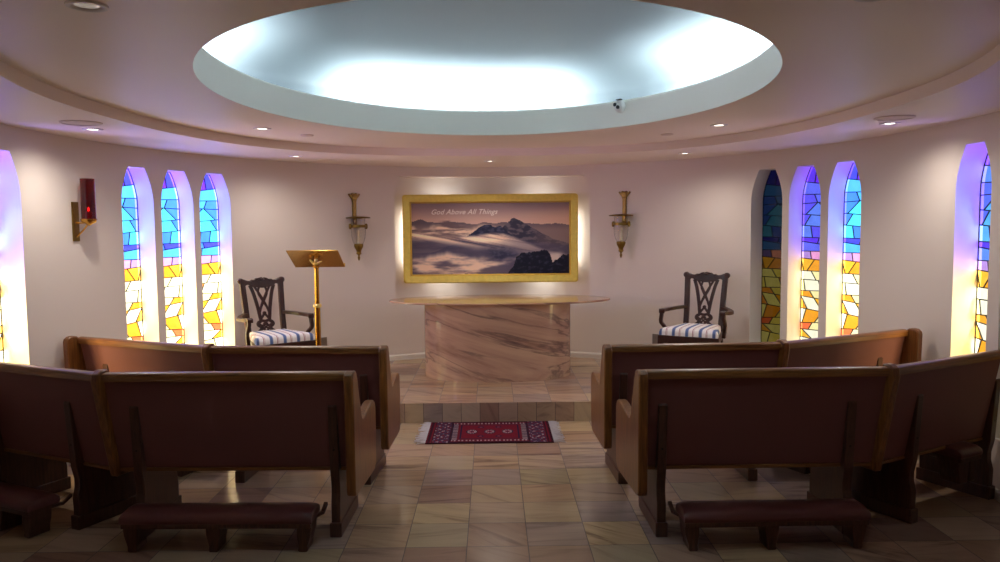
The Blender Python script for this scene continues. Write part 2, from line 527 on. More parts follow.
# bands from the top down: (z at left, z at right, cuts inside the band, colours left to right)
# cuts are (u at the band's top, u at its bottom); u runs 0..1 across the glass
BANDS = [
    (2.07, 2.07, [(.55, .62)], ['violet', 'indigo']),
    (1.90, 1.945, [], ['sky']),
    (1.825, 1.835, [(.62, .52)], ['sky', 'blue']),
    (1.765, 1.755, [(.48, .06), (.52, .88)], ['blue', 'cyan', 'blue']),
    (1.64, 1.665, [(.30, .28), (.72, .92)], ['sky', 'cyan', 'blue']),
    (1.545, 1.57, [(.40, .36), (.72, .66)], ['cyan', 'blue', 'cyan']),
    (1.46, 1.465, [(.45, .5)], ['blue', 'indigo']),
    (1.395, 1.43, [(.42, .38)], ['cyan', 'sky']),
    (1.35, 1.345, [(.36, .30), (.72, .68)], ['mauve', 'pink', 'mauve']),
    (1.265, 1.285, [(.58, .82), (1.02, .92)], ['orange', 'amber', 'orange']),
    (1.18, 1.175, [(.68, .52)], ['cream', 'white']),
    (1.10, 1.10, [(.45, .34), (.92, .86)], ['orange', 'white', 'cream']),
    (1.02, 1.0, [(.22, .10), (.36, .22), (.72, .58)], ['orange', 'red', 'cream', 'orange']),
    (.935, .955, [(.58, .30), (1.0, .78)], ['amber', 'white', 'orange']),
    (.83, .85, [(.30, .55), (.82, .95)], ['cream', 'orange', 'white']),
    (.755, .72, [(.25, .02), (.62, .74)], ['white', 'cream', 'red']),
    (.68, .665, [(.05, .38), (.95, .62)], ['cream', 'white', 'amber']),
    (.58, .60, [(.35, .25), (.7, .8)], ['orange', 'cream', 'white']),
    (.50, .48, [(.5, .4)], ['cream', 'amber']),
    (.42, .43, [(.3, .5)], ['white', 'cream']),
    (.30, .30, None, None)]


def pieces(mirror, rnd):
    out = []
    for (z0l, z0r, cuts, cols), (z1l, z1r, _a, _b) in zip(BANDS[:-1], BANDS[1:]):
        poly = [(0, z0l), (1, z0r), (1, z1r), (0, z1l)]
        rest = poly
        for ci, (ut, ub) in enumerate(cuts):
            zt, zb = z0l + (z0r - z0l) * ut, z1l + (z1r - z1l) * ub
            a_, b_ = cut(rest, (ut, zt), (ub, zb))
            def mx(p): return sum(q[0] for q in p) / max(1, len(p))
            l_, r_ = (a_, b_) if (len(a_) > 2 and (len(b_) < 3 or mx(a_) < mx(b_))) else (b_, a_)
            if len(l_) > 2: out.append((l_, cols[ci]))
            rest = r_
            if len(rest) < 3: break
        if len(rest) > 2: out.append((rest, cols[-1]))
    if mirror: out = [([(1 - u, z) for u, z in p][::-1], c) for p, c in out]
    return out


def clip_to(poly, outline):
    """convex polygon clipped by a convex outline (counter-clockwise)"""
    for i in range(len(outline)):
        a, b = outline[i], outline[(i + 1) % len(outline)]
        if len(poly) < 3: return []
        poly = cut(poly, a, b)[0]
    return poly


WLAB = [
    ('left wall window next behind the red lamp, blue above amber glass', 1.9, 0, 0),
    ('middle of the three narrow windows between red lamp and brass lectern', 1.9, 0, 0),
    ('narrow window beside the chair and lectern, an orange sliver at its blue edge', 1.9, 0, 0),
    ('unlit dark window nearest the right armchair, its glass dull', .085, 1, -1),
    ('half shaded violet and amber window between the dark one and the bright one', .75, 1, .7),
    ('bright cyan and amber window, third along from the right armchair', 1.3, 1, 0),
    ('tall window past the bare right wall, deep violet reveal', .9, 1, .4),
    ('window cut by the right frame edge, only its jamb showing', .12, 1, .2),
    ('large window at the left frame edge, violet reveal beside the red lamp', 1.6, 0, .2)]
glow_cache = {}


def glow_mat(cn, g, vio):
    key = (cn, g, vio)
    if key in glow_cache: return glow_cache[key]
    c = list(GC[cn])
    if vio > 0 and cn in ('sky', 'cyan', 'blue', 'indigo'):
        v = GC['violet']; c = [c[i] * (1 - vio) + v[i] * vio for i in range(3)]
    if vio < 0:                                      # unlit: deep blues and olive yellows
        c = [q * .32 for q in c] if c[2] > .5 and c[0] < .5 else [c[0], c[1] * .85, c[2] * .25]
    m, nt, b = newmat('%s glass' % cn)
    N, L = nt.nodes.new, nt.links.new
    n = N('ShaderNodeTexNoise'); n.inputs['Scale'].default_value = 14; n.inputs['Detail'].default_value = 3
    tc = N('ShaderNodeTexCoord'); L(tc.outputs['Object'], n.inputs['Vector'])
    mr = N('ShaderNodeMapRange'); mr.inputs['To Min'].default_value = .75 * g; mr.inputs['To Max'].default_value = 1.25 * g
    L(n.outputs['Fac'], mr.inputs['Value'])
    em = N('ShaderNodeEmission'); em.inputs['Color'].default_value = c + [1]; L(mr.outputs['Result'], em.inputs['Strength'])
    tr = N('ShaderNodeBsdfTransparent'); tr.inputs['Color'].default_value = list(TC[cn]) + [1]
    ad = N('ShaderNodeAddShader'); L(em.outputs[0], ad.inputs[0]); L(tr.outputs[0], ad.inputs[1])
    gl = N('ShaderNodeBsdfGlossy'); gl.inputs['Roughness'].default_value = .15; gl.inputs['Color'].default_value = (.9, .9, .9, 1)
    mx = N('ShaderNodeMixShader'); mx.inputs['Fac'].default_value = .04; L(ad.outputs[0], mx.inputs[1]); L(gl.outputs[0], mx.inputs[2])
    if g < .2: L(em.outputs[0], mx.inputs[1])
    L(mx.outputs[0], nt.nodes['Material Output'].inputs['Surface']); nt.nodes.remove(b)
    glow_cache[key] = m
    return m


for wi, (op, (lab, g, mir, vio)) in enumerate(zip(openings, WLAB)):
    # frame of the window: x right, y outward, z up
    F = Matrix(((op.tan.x, op.n.x, 0, op.c.x), (op.tan.y, op.n.y, 0, op.c.y), (0, 0, 1, 0), (0, 0, 0, 1)))
    Fi = F.inverted()
    mb = MB()
    loop = [(s, op.zhi(s)) for s in op.ss]
    loop = [(-1, op.z0)] + loop + [(1, op.z0)]
    near = [Fi @ Vector((wp(op.t(s)).x, wp(op.t(s)).y, z)) for s, z in loop]
    far = [Vector((s * op.half, op.depth + .02, z)) for s, z in loop]
    n = len(loop)
    mb.add(near + far, [(i, (i + 1) % n, n + (i + 1) % n, n + i) for i in range(n)])
    w = mb.build('window_%d' % (wi + 1), M['reveal'], smooth=35)
    w.matrix_world = F
    tag(w, lab, 'stained glass window', kind='structure')
    outline = [(s * .5 + .5, z) for s, z in loop][::-1]
    # convex, counter-clockwise
    if sum(outline[i][0] * outline[(i + 1) % n][1] - outline[(i + 1) % n][0] * outline[i][1] for i in range(n)) < 0: outline.reverse()
    gm, lm = MB(), MB()
    mats, idx = [], {}
    rnd = random.Random(wi)
    segs = set()
    for poly, cn in pieces(mir, rnd):
        pc = clip_to(poly, outline)
        if len(pc) < 3 or area(pc) < 2e-4: continue
        if cn not in idx: idx[cn] = len(mats); mats.append(glow_mat(cn, g, vio))
        gm.cur = idx[cn]
        gm.add([((u - .5) * 2 * op.half, op.depth, z) for u, z in pc], [tuple(range(len(pc)))])
        for i in range(len(pc)):
            a, b = pc[i], pc[(i + 1) % len(pc)]
            key = tuple(sorted(((round(a[0], 3), round(a[1], 3)), (round(b[0], 3), round(b[1], 3)))))
            if key in segs: continue
            segs.add(key)
            pa = Vector(((a[0] - .5) * 2 * op.half, op.depth - .003, a[1])); pb = Vector(((b[0] - .5) * 2 * op.half, op.depth - .003, b[1]))
            if (pa - pb).length > .008:
                lm.tube([pa, pb], 1, flat=(.0065, .006, (0, 1, 0)))
    go = gm.build('glass_panel', mats, w); lo = lm.build('lead_came', M['lead'], w)

# ------------------------------------------------------------------ niche (a lined recess in the front wall)
mb = MB()
loop = [(-1, niche.z0)] + [(s, niche.zhi(s)) for s in niche.ss] + [(1, niche.z0)]
near = [Vector((wp(niche.t(s)).x, wp(niche.t(s)).y, z)) for s, z in loop]
far = [Vector((niche.inner(s).x, niche.inner(s).y, z)) for s, z in loop]
n = len(loop)
mb.add(near + far, [(i, i + 1, n + i + 1, n + i) for i in range(n - 1)])
bot = [(s, niche.z0) for s in niche.ss]
nb = [wp(niche.t(s)) for s in niche.ss]; fb = [niche.inner(s) for s in niche.ss]
k = len(nb)
mb.add([(p.x, p.y, niche.z0) for p in nb] + [(p.x, p.y, niche.z0) for p in fb], [(i, i + 1, k + i + 1, k + i) for i in range(k - 1)])
mb.add([(p.x, p.y, niche.z0) for p in fb] + [(p.x, p.y, niche.zhi(s)) for p, s in zip(fb, niche.ss)], [(i, i + 1, k + i + 1, k + i) for i in range(k - 1)])
tag(mb.build('wall_niche', M['wall'], smooth=40), 'shallow recess in the front wall holding the gold framed picture', 'wall niche', kind='structure')

# ------------------------------------------------------------------ framed mountain picture
PX0, PX1, PZ0, PZ1, PY = -.955, .932, .972, 1.925, 8.37
pic = empty('framed_picture', ((PX0 + PX1) / 2, PY + .05, PZ0))
tag(pic, 'wide mountain and cloud photograph in a hammered gold frame above the altar', 'picture')
HW, HH = (PX1 - PX0) / 2, PZ1 - PZ0
FW = .085
def rrect(x0, x1, z0, z1, r, n=5):
    pts = []
    for cx, cz, a0 in ((x1 - r, z1 - r, 0), (x0 + r, z1 - r, pi / 2), (x0 + r, z0 + r, pi), (x1 - r, z0 + r, 3 * pi / 2)):
        for k in range(n + 1):
            a = a0 + pi / 2 * k / n
            pts.append((cx + r * cos(a), cz + r * sin(a)))
    return pts
mb = MB()
o0 = rrect(-HW, HW, 0, HH, .03); o1 = rrect(-HW + .012, HW - .012, .012, HH - .012, .03)
i1 = rrect(-HW + FW - .008, HW - FW + .008, FW - .008, HH - FW + .008, .006); i0 = rrect(-HW + FW, HW - FW, FW, HH - FW, .004)
rings = [[(x, -.004, z) for x, z in o0], [(x, -.05, z) for x, z in o0], [(x, -.062, z) for x, z in o1], [(x, -.052, z) for x, z in i1], [(x, -.022, z) for x, z in i0], [(x, -.004, z) for x, z in i0]]
n = len(o0)
mb.add([p for r in rings for p in r], [(i * n + k, i * n + (k + 1) % n, ((i + 1) % 6) * n + (k + 1) % n, ((i + 1) % 6) * n + k) for i in range(6) for k in range(n)])
mb.build('frame', M['gold'], pic, smooth=40)
mb = MB()
lip0 = rrect(-HW + FW, HW - FW, FW, HH - FW, .004); lip1 = rrect(-HW + FW + .008, HW - FW - .008, FW + .008, HH - FW - .008, .003)
rr = [[(x, -.024, z) for x, z in lip0], [(x, -.03, z) for x, z in lip1], [(x, -.012, z) for x, z in lip1]]
mb.add([p for r in rr for p in r], [(i * n + k, i * n + (k + 1) % n, (i + 1) * n + (k + 1) % n, (i + 1) * n + k) for i in range(2) for k in range(n)])
mb.build('inner_lip', M['goldedge'], pic)


def lerp(a, b, t): return [a[i] + (b[i] - a[i]) * t for i in range(3)]
def sst(a, b, x):
    t = min(1, max(0, (x - a) / (b - a))); return t * t * (3 - 2 * t)
def fbm(x, y, s=0.0, oc=5):
    return noise.fractal(Vector((x, y, s)), 1.0, 2.0, oc) * .5 + .5
def interp(pts, u):
    for (a, b), (c, d) in zip(pts[:-1], pts[1:]):
        if a <= u <= c: return b + (d - b) * (u - a) / (c - a)
    return pts[-1][1]


FAR = [(0, .74), (.06, .775), (.12, .73), (.2, .72), (.27, .74), (.36, .70), (.45, .715), (.56, .72), (.75, .70), (.82, .69), (.9, .70), (1, .68)]
PEAK1 = [(0, .2), (.30, .45), (.36, .54), (.42, .65), (.46, .68), (.50, .69), (.53, .665), (.56, .68), (.60, .60), (.7, .45), (1, .2)]
PEAK2 = [(0, .1), (.45, .5), (.55, .60), (.60, .70), (.635, .775), (.65, .785), (.665, .765), (.70, .73), (.76, .645), (.82, .57), (.9, .48), (1, .42)]
CRAG = [(0, 0), (.6, .0), (.645, .12), (.66, .25), (.70, .29), (.76, .31), (.82, .325), (.855, .34), (.875, .27), (.89, .17), (.92, .22), (.95, .27), (1, .28)]


def picture(u, v):
    sky = lerp((152, 124, 112), (96, 80, 84), sst(.7, 1.0, v))
    sky = lerp(sky, (172, 138, 116), .5 * sst(.5, 1, u) * (1 - sst(.78, .98, v)))
    sky = lerp(sky, (120, 98, 96), .25 * fbm(u * 3, v * 12, 5))
    c = [q * 1.18 for q in sky]
    jag = (fbm(u * 16, 3.1, 2) - .5) * .04
    if v < interp(FAR, u) + jag: c = lerp((84, 72, 80), (120, 100, 98), sst(.74, .6, v))
    # upper left cloud sea behind the peak
    cl = fbm(u * 5, v * 9, 1)
    e = .66 + (fbm(u * 7, 0.2, 9) - .5) * .16
    if v < e + .06 and u < .62:
        k = sst(e + .06, e - .03, v)
        sh = fbm(u * 6 + 3, v * 16, 4)
        c = lerp(c, lerp((92, 76, 80), (196, 168, 146), sst(.36, .66, sh)), k)
    if v < interp(PEAK2, u) + jag * .6:
        ridge = fbm(u * 22 + v * 9, v * 20 - u * 6, 7)
        c = lerp((44, 42, 58), (86, 76, 84), sst(.4, .75, ridge))
        c = lerp(c, (110, 94, 94), .5 * sst(.68, .5, v) * sst(.7, .85, u))
    if v < interp(PEAK1, u) + jag * .9:
        ridge = fbm(u * 26, v * 22, 8)
        c = lerp((30, 33, 54), (62, 60, 80), sst(.42, .75, ridge))
    # dark valley
    vy = sst(.56, .46, v) * sst(.62, .40, u + (fbm(u * 4, v * 4, 3) - .5) * .3)
    c = lerp(c, lerp((54, 52, 74), (86, 76, 90), fbm(u * 4, v * 14, 12)), vy * .9)
    # cloud pouring over the ridge and down to the right
    top = interp([(0, .60), (.15, .57), (.3, .52), (.4, .54), (.5, .57), (.58, .56), (.66, .50), (.75, .42), (.84, .33), (1, .26)], u)
    th = interp([(0, .10), (.3, .10), (.42, .18), (.55, .22), (.7, .20), (.85, .14), (1, .06)], u)
    st = fbm(u * 2.6 + v * 1.5, v * 17 + u * 7, 20)
    k = sst(top + .03, top - .03, v) * sst(top - th - .05, top - th * .4, v) * sst(.32, .56, st + .1)
    c = lerp(c, lerp((150, 124, 116), (222, 194, 168), sst(.35, .7, st)), k)
    # lower cloud sea
    lt = .27 + (fbm(u * 6, 1.7, 30) - .5) * .14 + .05 * sin(u * 9)
    k = sst(lt + .03, lt - .06, v) * sst(.80, .58, u)
    s2 = fbm(u * 4, v * 9, 33)
    c = lerp(c, lerp((86, 76, 90), (198, 170, 150), sst(.34, .68, s2 + (v - .12) * .7)), k)
    k = sst(.36, .30, abs(v - .16) + .25 * abs(u - .62)) * sst(.4, .6, u)
    c = lerp(c, (70, 66, 88), .55 * k * sst(.45, .7, u))
    # snow patch and dark crag in front
    if .85 < u < .97 and v < .36 and v > .10: c = lerp(c, (196, 180, 170), .8 * sst(.06, .0, abs(u - .90) - .02) * sst(.33, .26, v))
    if v < interp(CRAG, u) + (fbm(u * 30, 5.5, 40) - .5) * .05:
        c = lerp((18, 20, 36), (44, 44, 62), sst(.5, .8, fbm(u * 30, v * 26, 41)))
    return [q * 1.25 for q in c]


def color_grid(name, nx, ny, pos, fun, mat, parent):
    """a sheet of nx*ny cells, each in the flat colour fun(u, v) gives (sRGB 0..255)"""
    me = bpy.data.meshes.new(name)
    vs = [pos(i / nx, j / ny) for j in range(ny + 1) for i in range(nx + 1)]
    fs = [(j * (nx + 1) + i, j * (nx + 1) + i + 1, (j + 1) * (nx + 1) + i + 1, (j + 1) * (nx + 1) + i) for j in range(ny) for i in range(nx)]
    me.from_pydata(vs, [], fs); me.materials.append(mat)
    at = me.color_attributes.new('pattern', 'FLOAT_COLOR', 'CORNER')
    buf = []
    for j in range(ny):
        for i in range(nx):
            c = srgb(*[max(0, min(255, q)) for q in fun((i + .5) / nx, (j + .5) / ny)])
            buf += list(c) * 4
    at.data.foreach_set('color', buf)
    me.update()
    o = bpy.data.objects.new(name, me); COL.objects.link(o)
    if parent is not None: o.parent = parent
    return o


M['print'] = attr_mat('photographic print', .45)
iw, ih = HW - FW, HH - 2 * FW
color_grid('photograph_print', 240, 116, lambda u, v: (-iw + 2 * iw * u, -.018, FW + ih * v), picture, M['print'], pic)
cu = bpy.data.curves.new('lettering', 'FONT'); cu.body = 'God Above All Things'; cu.size = .0755; cu.shear = .35; cu.extrude = .0012; cu.offset = .0009; cu.space_character = 1.05
M['letters'] = plain('white lettering', srgb(240, 226, 216), .5)
cu.materials.append(M['letters'])
lo = bpy.data.objects.new('lettering', cu); COL.objects.link(lo); lo.parent = pic
bpy.context.view_layer.update()
lm_ = bpy.data.meshes.new_from_object(lo.evaluated_get(bpy.context.evaluated_depsgraph_get())); lm_.name = 'lettering'
bpy.data.objects.remove(lo)
lo = bpy.data.objects.new('lettering', lm_); COL.objects.link(lo); lo.parent = pic; tag(lo, kind='stuff')
lo.location = (-iw + .215, -.022, FW + ih * .838); lo.rotation_euler = (pi / 2, 0, 0)

# ------------------------------------------------------------------ altar
al = empty('altar', (.048, 7.41, ZS))
tag(al, 'pink veined marble altar with curved base and thin oval top', 'altar')
ZT = .868 - ZS
mb = MB()
ring = lambda a, b, z, n=96: [(a * cos(2 * pi * k / n), b * sin(2 * pi * k / n), z) for k in range(n)]
rs = [ring(.70, .41, 0), ring(.70, .41, ZT)]
band(mb, rs); mb.add(rs[1], [tuple(range(96))])
mb.build('base', M['marble'], al, smooth=40)
mb = MB()
A_, B_ = 1.06, .46
rs = [ring(A_ - .006, B_ - .006, ZT + .001), ring(A_, B_, ZT + .005), ring(A_, B_, ZT + .015), ring(A_ - .004, B_ - .004, ZT + .019)]
band(mb, rs); mb.add(rs[0], [tuple(range(96))[::-1]]); mb.add(rs[-1], [tuple(range(96))])
top = mb.build('tabletop', M['marble'], al, smooth=30); top.location = (.025, .01, 0)

# ------------------------------------------------------------------ rug
rug = empty('prayer_rug', (-.03, 5.88, 0))
tag(rug, 'small dark red oriental rug with three medallions at the foot of the step', 'rug')
RW, RH = .945, .60


def rugcol(u, v):
    x, y = u * RW, v * RH
    red, dark, navy, ivory, pink = (98, 17, 36), (48, 12, 28), (40, 24, 50), (150, 126, 130), (124, 50, 68)
    ex, ey = min(x, RW - x), min(y, RH - y)
    h = noise.cell(Vector((x * 90, y * 90, 3)))
    if ex < .05: return dark if int(x * 70) % 2 else (96, 16, 34)
    if ex < .17:                                   # end panels of scrolls
        a = sin(x * 95) * sin(y * 70)
        b_ = noise.noise(Vector((x * 60, y * 45, 7)))
        return ivory if a * .5 + b_ > .42 else (red if a * .5 + b_ < -.3 else (64, 40, 66))
    if ex < .185 or ey < .03: return dark
    if ey < .075 or ex < .225:                     # ivory dotted guard border
        q = (x if ey < .075 else y) * 36
        return ivory if (q - int(q)) > .55 and .042 < ey and (ex > .192) else (navy if ey > .06 else red)
    if ey < .10 or ex < .245: return red
    if ey < .115 or ex < .26: return navy
    for cx in (.335, .4725, .61):
        d = sqrt(((x - cx) / .044) ** 2 + ((y - RH / 2) / .062) ** 2)
        if d < 1:
            s = abs(sin(6 * atan2(y - RH / 2, x - cx)))
            return navy if d > .82 else ((ivory if s > .5 else navy) if d > .45 else (pink if d > .2 else navy))
    for cx in (.404, .541):
        for cy in (.17, .43):
            if abs(x - cx) / .03 + abs(y - cy) / .04 < 1: return navy if abs(x - cx) / .03 + abs(y - cy) / .04 > .5 else pink
    return red if h > .1 else (104, 16, 34)


M['rug'] = attr_mat('wool pile', .95, .3, .1)
rb = color_grid('woven_field', 150, 100, lambda u, v: (-RW / 2 + RW * u, -RH / 2 + RH * v, .009), rugcol, M['rug'], rug)
M['rugside'] = plain('rug edge', srgb(64, 14, 28), .9)
mb = MB(); mb.box((-RW / 2, -RH / 2, .001), (RW / 2, RH / 2, .0085)); mb.build('backing', M['rugside'], rug)
M['fringe'] = plain('white fringe', srgb(196, 188, 192), .9)
rnd = random.Random(4)
for sx in (-1, 1):
    mb = MB()
    for k in range(46):
        y = -RH / 2 + RH * (k + .5) / 46
        l = .055 + rnd.random() * .035; j = (rnd.random() - .5) * .045
        mb.tube([(sx * (RW / 2 - .003), y, .006), (sx * (RW / 2 + l * .5), y + j * .4, .007 + rnd.random() * .004), (sx * (RW / 2 + l), y + j, .004)], [.0034, .003, .0022], seg=5)
    tag(mb.build('fringe', M['fringe'], rug), kind='stuff')

# ------------------------------------------------------------------ pews
PH = .870       # height of a back
SL = .19        # lean of a back
HB = .355       # lower edge of a back


def yb(z): return (PH - .005 - z) * SL


def panel_profile():
    """side outline of a pew end: tall rounded back, scoop, rounded arm (y forward, z up)"""
    p = [(-.075, .28), (-.08, .60), (-.085, .83)]
    for k in range(0, 7):
        a = pi - pi * k / 6
        p.append((-.035 + .05 * cos(a), .847 + .036 * sin(a)))
    p += [(.03, .83), (.055, .765), (.112, .632), (.126, .610), (.142, .601), (.16, .600), (.24, .612), (.36, .630)]
    for k in range(0, 6):
        a = pi / 2 - pi / 2 * k / 5
        p.append((.42 + .075 * cos(a), .558 + .072 * sin(a)))
    p += [(.497, .42), (.488, .34)]
    for k in range(1, 5):
        a = -pi / 2 * k / 5
        p.append((.418 + .07 * cos(a), .29 + .058 * sin(a)))
    p += [(.40, .231), (.2, .238), (-.03, .246), (-.065, .256)]
    return p


def make_kneeler(parent, x0, x1, raised=False):
    k = MB()
    n = 16
    prof = [(-.155, .150), (-.16, .165), (-.155, .188), (-.13, .203), (-.06, .209), (.0, .203), (.022, .188), (.026, .165), (.02, .150)]
    def xr(t):  # rounded ends
        return prof
    xs = [x0, x0 + .006, x0 + .02, x0 + .05] + [x0 + .05 + (x1 - x0 - .1) * q / 4 for q in range(1, 4)] + [x1 - .05, x1 - .02, x1 - .006, x1]
    sc_ = [.80, .90, .97, 1, 1, 1, 1, 1, .97, .90, .80]
    vs, fs = [], []
    for x, s in zip(xs, sc_):
        for (y, z) in prof: vs.append((x, -.067 + (y + .067) * (.9 + .1 * s), .150 + (z - .150) * s))
    m = len(prof)
    for i in range(len(xs) - 1):
        for j in range(m): fs.append((i * m + j, i * m + (j + 1) % m, (i + 1) * m + (j + 1) % m, (i + 1) * m + j))
    fs += [tuple(range(m)), tuple(range((len(xs) - 1) * m, len(xs) * m))[::-1]]
    b = MB(); b.box((x0 + .005, -.155, .126), (x1 - .005, .02, .1505))
    root = b.build('kneeler', M['darkoak'], parent, bevel=.004)
    k.add(vs, fs); k.build('pad', M['pad'], root, smooth=50)
    def foot(xc, lean):
        f = MB()
        pr = [(-.036, .128), (-.034, .085), (-.022, .03), (-.024, .006), (-.018, .0), (.018, .0), (.024, .006), (.022, .03), (.034, .085), (.036, .128)]
        if lean: pr = [(x + (lean * .022 * (1 - z / .128) if z < .1 else 0), z) for x, z in pr]
        f.prism([(xc + x, z) for x, z in pr], -.135, -.02, 'y')
        return f.build('foot', M['darkoak'], root, bevel=.005)
    foot(x0 + .042, .4); foot((x0 + x1) / 2 - .02, 0); foot(x1 - .042, -.4)
    for xx, sx in ((x0, -1), (x1, 1)):
        h = MB(); h.tube([(xx - sx * .02, -.02, .135), (xx + sx * .012, .03, .14), (xx + sx * .018, .075, .17)], 1, flat=(.02, .014, (0, 0, 1)))
        h.build('bracket', M['darkoak'], root)
    if raised:                                       # folded up under the seat of its own pew
        root.location = (0, .16, .15)
    return root


def make_pew(label, pl, pr, lend, rend, peds, kn, raised=False, mitre=R_(12)):
    d = Vector((pr[0] - pl[0], pr[1] - pl[1])); Ln = d.length
    root = empty('pew', (pl[0], pl[1], 0), atan2(d.y, d.x))
    tag(root, label, 'pew', 'angled pew sections')
    a0, a1 = (.027 if lend is None else .002), Ln - (.027 if rend is None else .002)   # a joined end stops at its neighbour's divider
    ang = atan2(d.y, d.x)
    def trim_ends(m):                                # cut the joined end on the mitre between the two sections
        tl = math.tan(mitre) if lend in (None, 'divider') else 0; tr_ = math.tan(mitre) if rend in (None, 'divider') else 0
        for p in m.v:
            if p.x < Ln * .5: p.x += p.y * tl
            else: p.x -= p.y * tr_
        return m
    # upholstered back
    m = MB(); zt = PH - .035
    m.prism([(yb(HB), HB), (yb(zt), zt), (yb(zt) + .04, zt), (yb(HB) + .045, HB + .008)], a0, a1)
    trim_ends(m).build('backrest', M['vinyl'], root, bevel=.006)
    m = MB()
    m.prism([(yb(HB) - .004, HB - .018), (yb(HB) - .004, HB - .002), (yb(HB) + .05, HB + .006), (yb(HB) + .05, HB - .018)], a0, a1)
    trim_ends(m).build('lower_rail', M['oaklong'], root, bevel=.003)
    # wooden top rail
    m = MB()
    pr_ = [(-.012, PH - .042), (-.014, PH - .012)] + [(.018 + .032 * cos(pi - pi * k / 6), PH - .012 + .014 * sin(pi * k / 6)) for k in range(1, 6)] + [(.05, PH - .012), (.052, PH - .045)]
    m.prism(pr_, a0, a1); trim_ends(m).build('top_rail', M['oaklong'], root, smooth=40)
    # seat
    m = MB()
    m.prism([(.12, .395), (.13, .44), (.20, .452), (.44, .462), (.485, .45), (.49, .42), (.48, .395)], a0 + .004, a1 - .004)
    trim_ends(m).build('seat', M['pad'], root, smooth=50)
    m = MB(); m.box((a0 + .004, .14, .362), (a1 - .004, .455, .394)); trim_ends(m).build('seat_frame', M['oaklong'], root, bevel=.004)
    # ends
    for e, x, s in ((lend, 0, -1), (rend, Ln, 1)):
        if e == 'panel':
            m = MB(); Rm = Matrix.Translation((x, 0, 0)) @ Matrix.Rotation((-ang - s * R_(2.0 if pl[1] < 4.2 else .6)) if abs(ang) < .15 else 0, 4, 'Z')
            m.prism(panel_profile(), 0, s * .048, 'x', Rm)
            m.build('end_panel', M['oak'], root, bevel=.009, bseg=3, smooth=30)
        elif e == 'divider':
            m = MB()
            h = .022
            m.prism([(yb(.30) - .03, .315), (-.035, .825), (-.03, .870), (0, .887), (.045, .883), (.062, .855), (.075, .785), (.13, .60), (.40, .56), (.46, .52), (.46, .33), (.40, .30)], -h, h, 'x', Matrix.Translation((x, 0, 0)) @ Matrix.Rotation(s * mitre, 4, 'Z'))
            m.build('divider_panel', M['oak'], root, bevel=.008, bseg=3, smooth=30)
    # pedestals: shaped board with a fin up the back, on a plinth
    for x in peds:
        m = MB()
        f = [(.055, .06), (.052, .17), (.066, .225), (.066, .27), (.050, .34), (.040, .50), (.030, .64), (.027, .685), (.036, .702), (.05, .697), (.06, .66),
             (.14, .365), (.45, .365), (.47, .30), (.455, .22), (.47, .15), (.47, .06)]
        m.prism(f, x - .023, x + .023)
        po = m.build('pedestal', M['darkoak'], root, bevel=.004)
        m = MB(); m.box((x - .031, .042, 0), (x + .031, .485, .075)); m.build('plinth', M['darkoak'], po, bevel=.005)
        for z in (.46, .60):
            m = MB(); m.lathe([(.006, 0), (.006, .003)], 10, Matrix.Translation((x, .045 - (z - .46) * .06, z)) @ Matrix.Rotation(pi / 2, 4, 'X'))
            m.build('screw_cap', M['hinge'], po)
    if kn: make_kneeler(root, kn[0] if kn[0] >= 0 else Ln + kn[0], kn[1] if kn[1] > 0 else Ln + kn[1], raised)
    return root


JB, JB2 = (-1.752, 4.735), (1.766, 4.65)
JD, JD2 = (-1.985, 3.88), (1.995, 3.813)
make_pew('front row pew on the left of the aisle, straight section with panelled end', JB, (-.677, 4.65), 'divider', 'panel', [.16, .96], (.14, .95), True, R_(13))
make_pew('angled front row pew against the left wall, its back lit by the windows', (-2.78, 5.20), JB, 'panel', None, [.20, .80], (.18, .82), False, R_(13))
make_pew('rear row pew on the left of the aisle with kneeler behind it', JD, (-.732, 3.85), 'divider', 'panel', [.155, 1.168], (.15, 1.095), False, R_(12))
make_pew('angled rear row pew at the left edge with blue light on its rail', (-2.835, 4.285), JD, 'plain', None, [-.01, .65], (.05, .57), False, R_(12))
make_pew('front row pew on the right of the aisle, straight section with panelled end', (.705, 4.61), JB2, 'panel', 'divider', [.09, .90], (.34, .66), True, R_(12.5))
make_pew('angled front row pew against the right wall, below the bright windows', JB2, (2.785, 5.15), None, 'panel', [.28, .92], (.2, .86), False, R_(12.5))
make_pew('rear row pew on the right of the aisle with kneeler behind it', (.753, 3.80), JD2, 'panel', 'divider', [.10, 1.06], (.165, 1.075), False, R_(13.7))
make_pew('angled rear row pew at the right edge below the tall violet window', JD2, (2.86, 4.275), None, 'plain', [.285, 1.0], (.62, .82), True, R_(13.7))

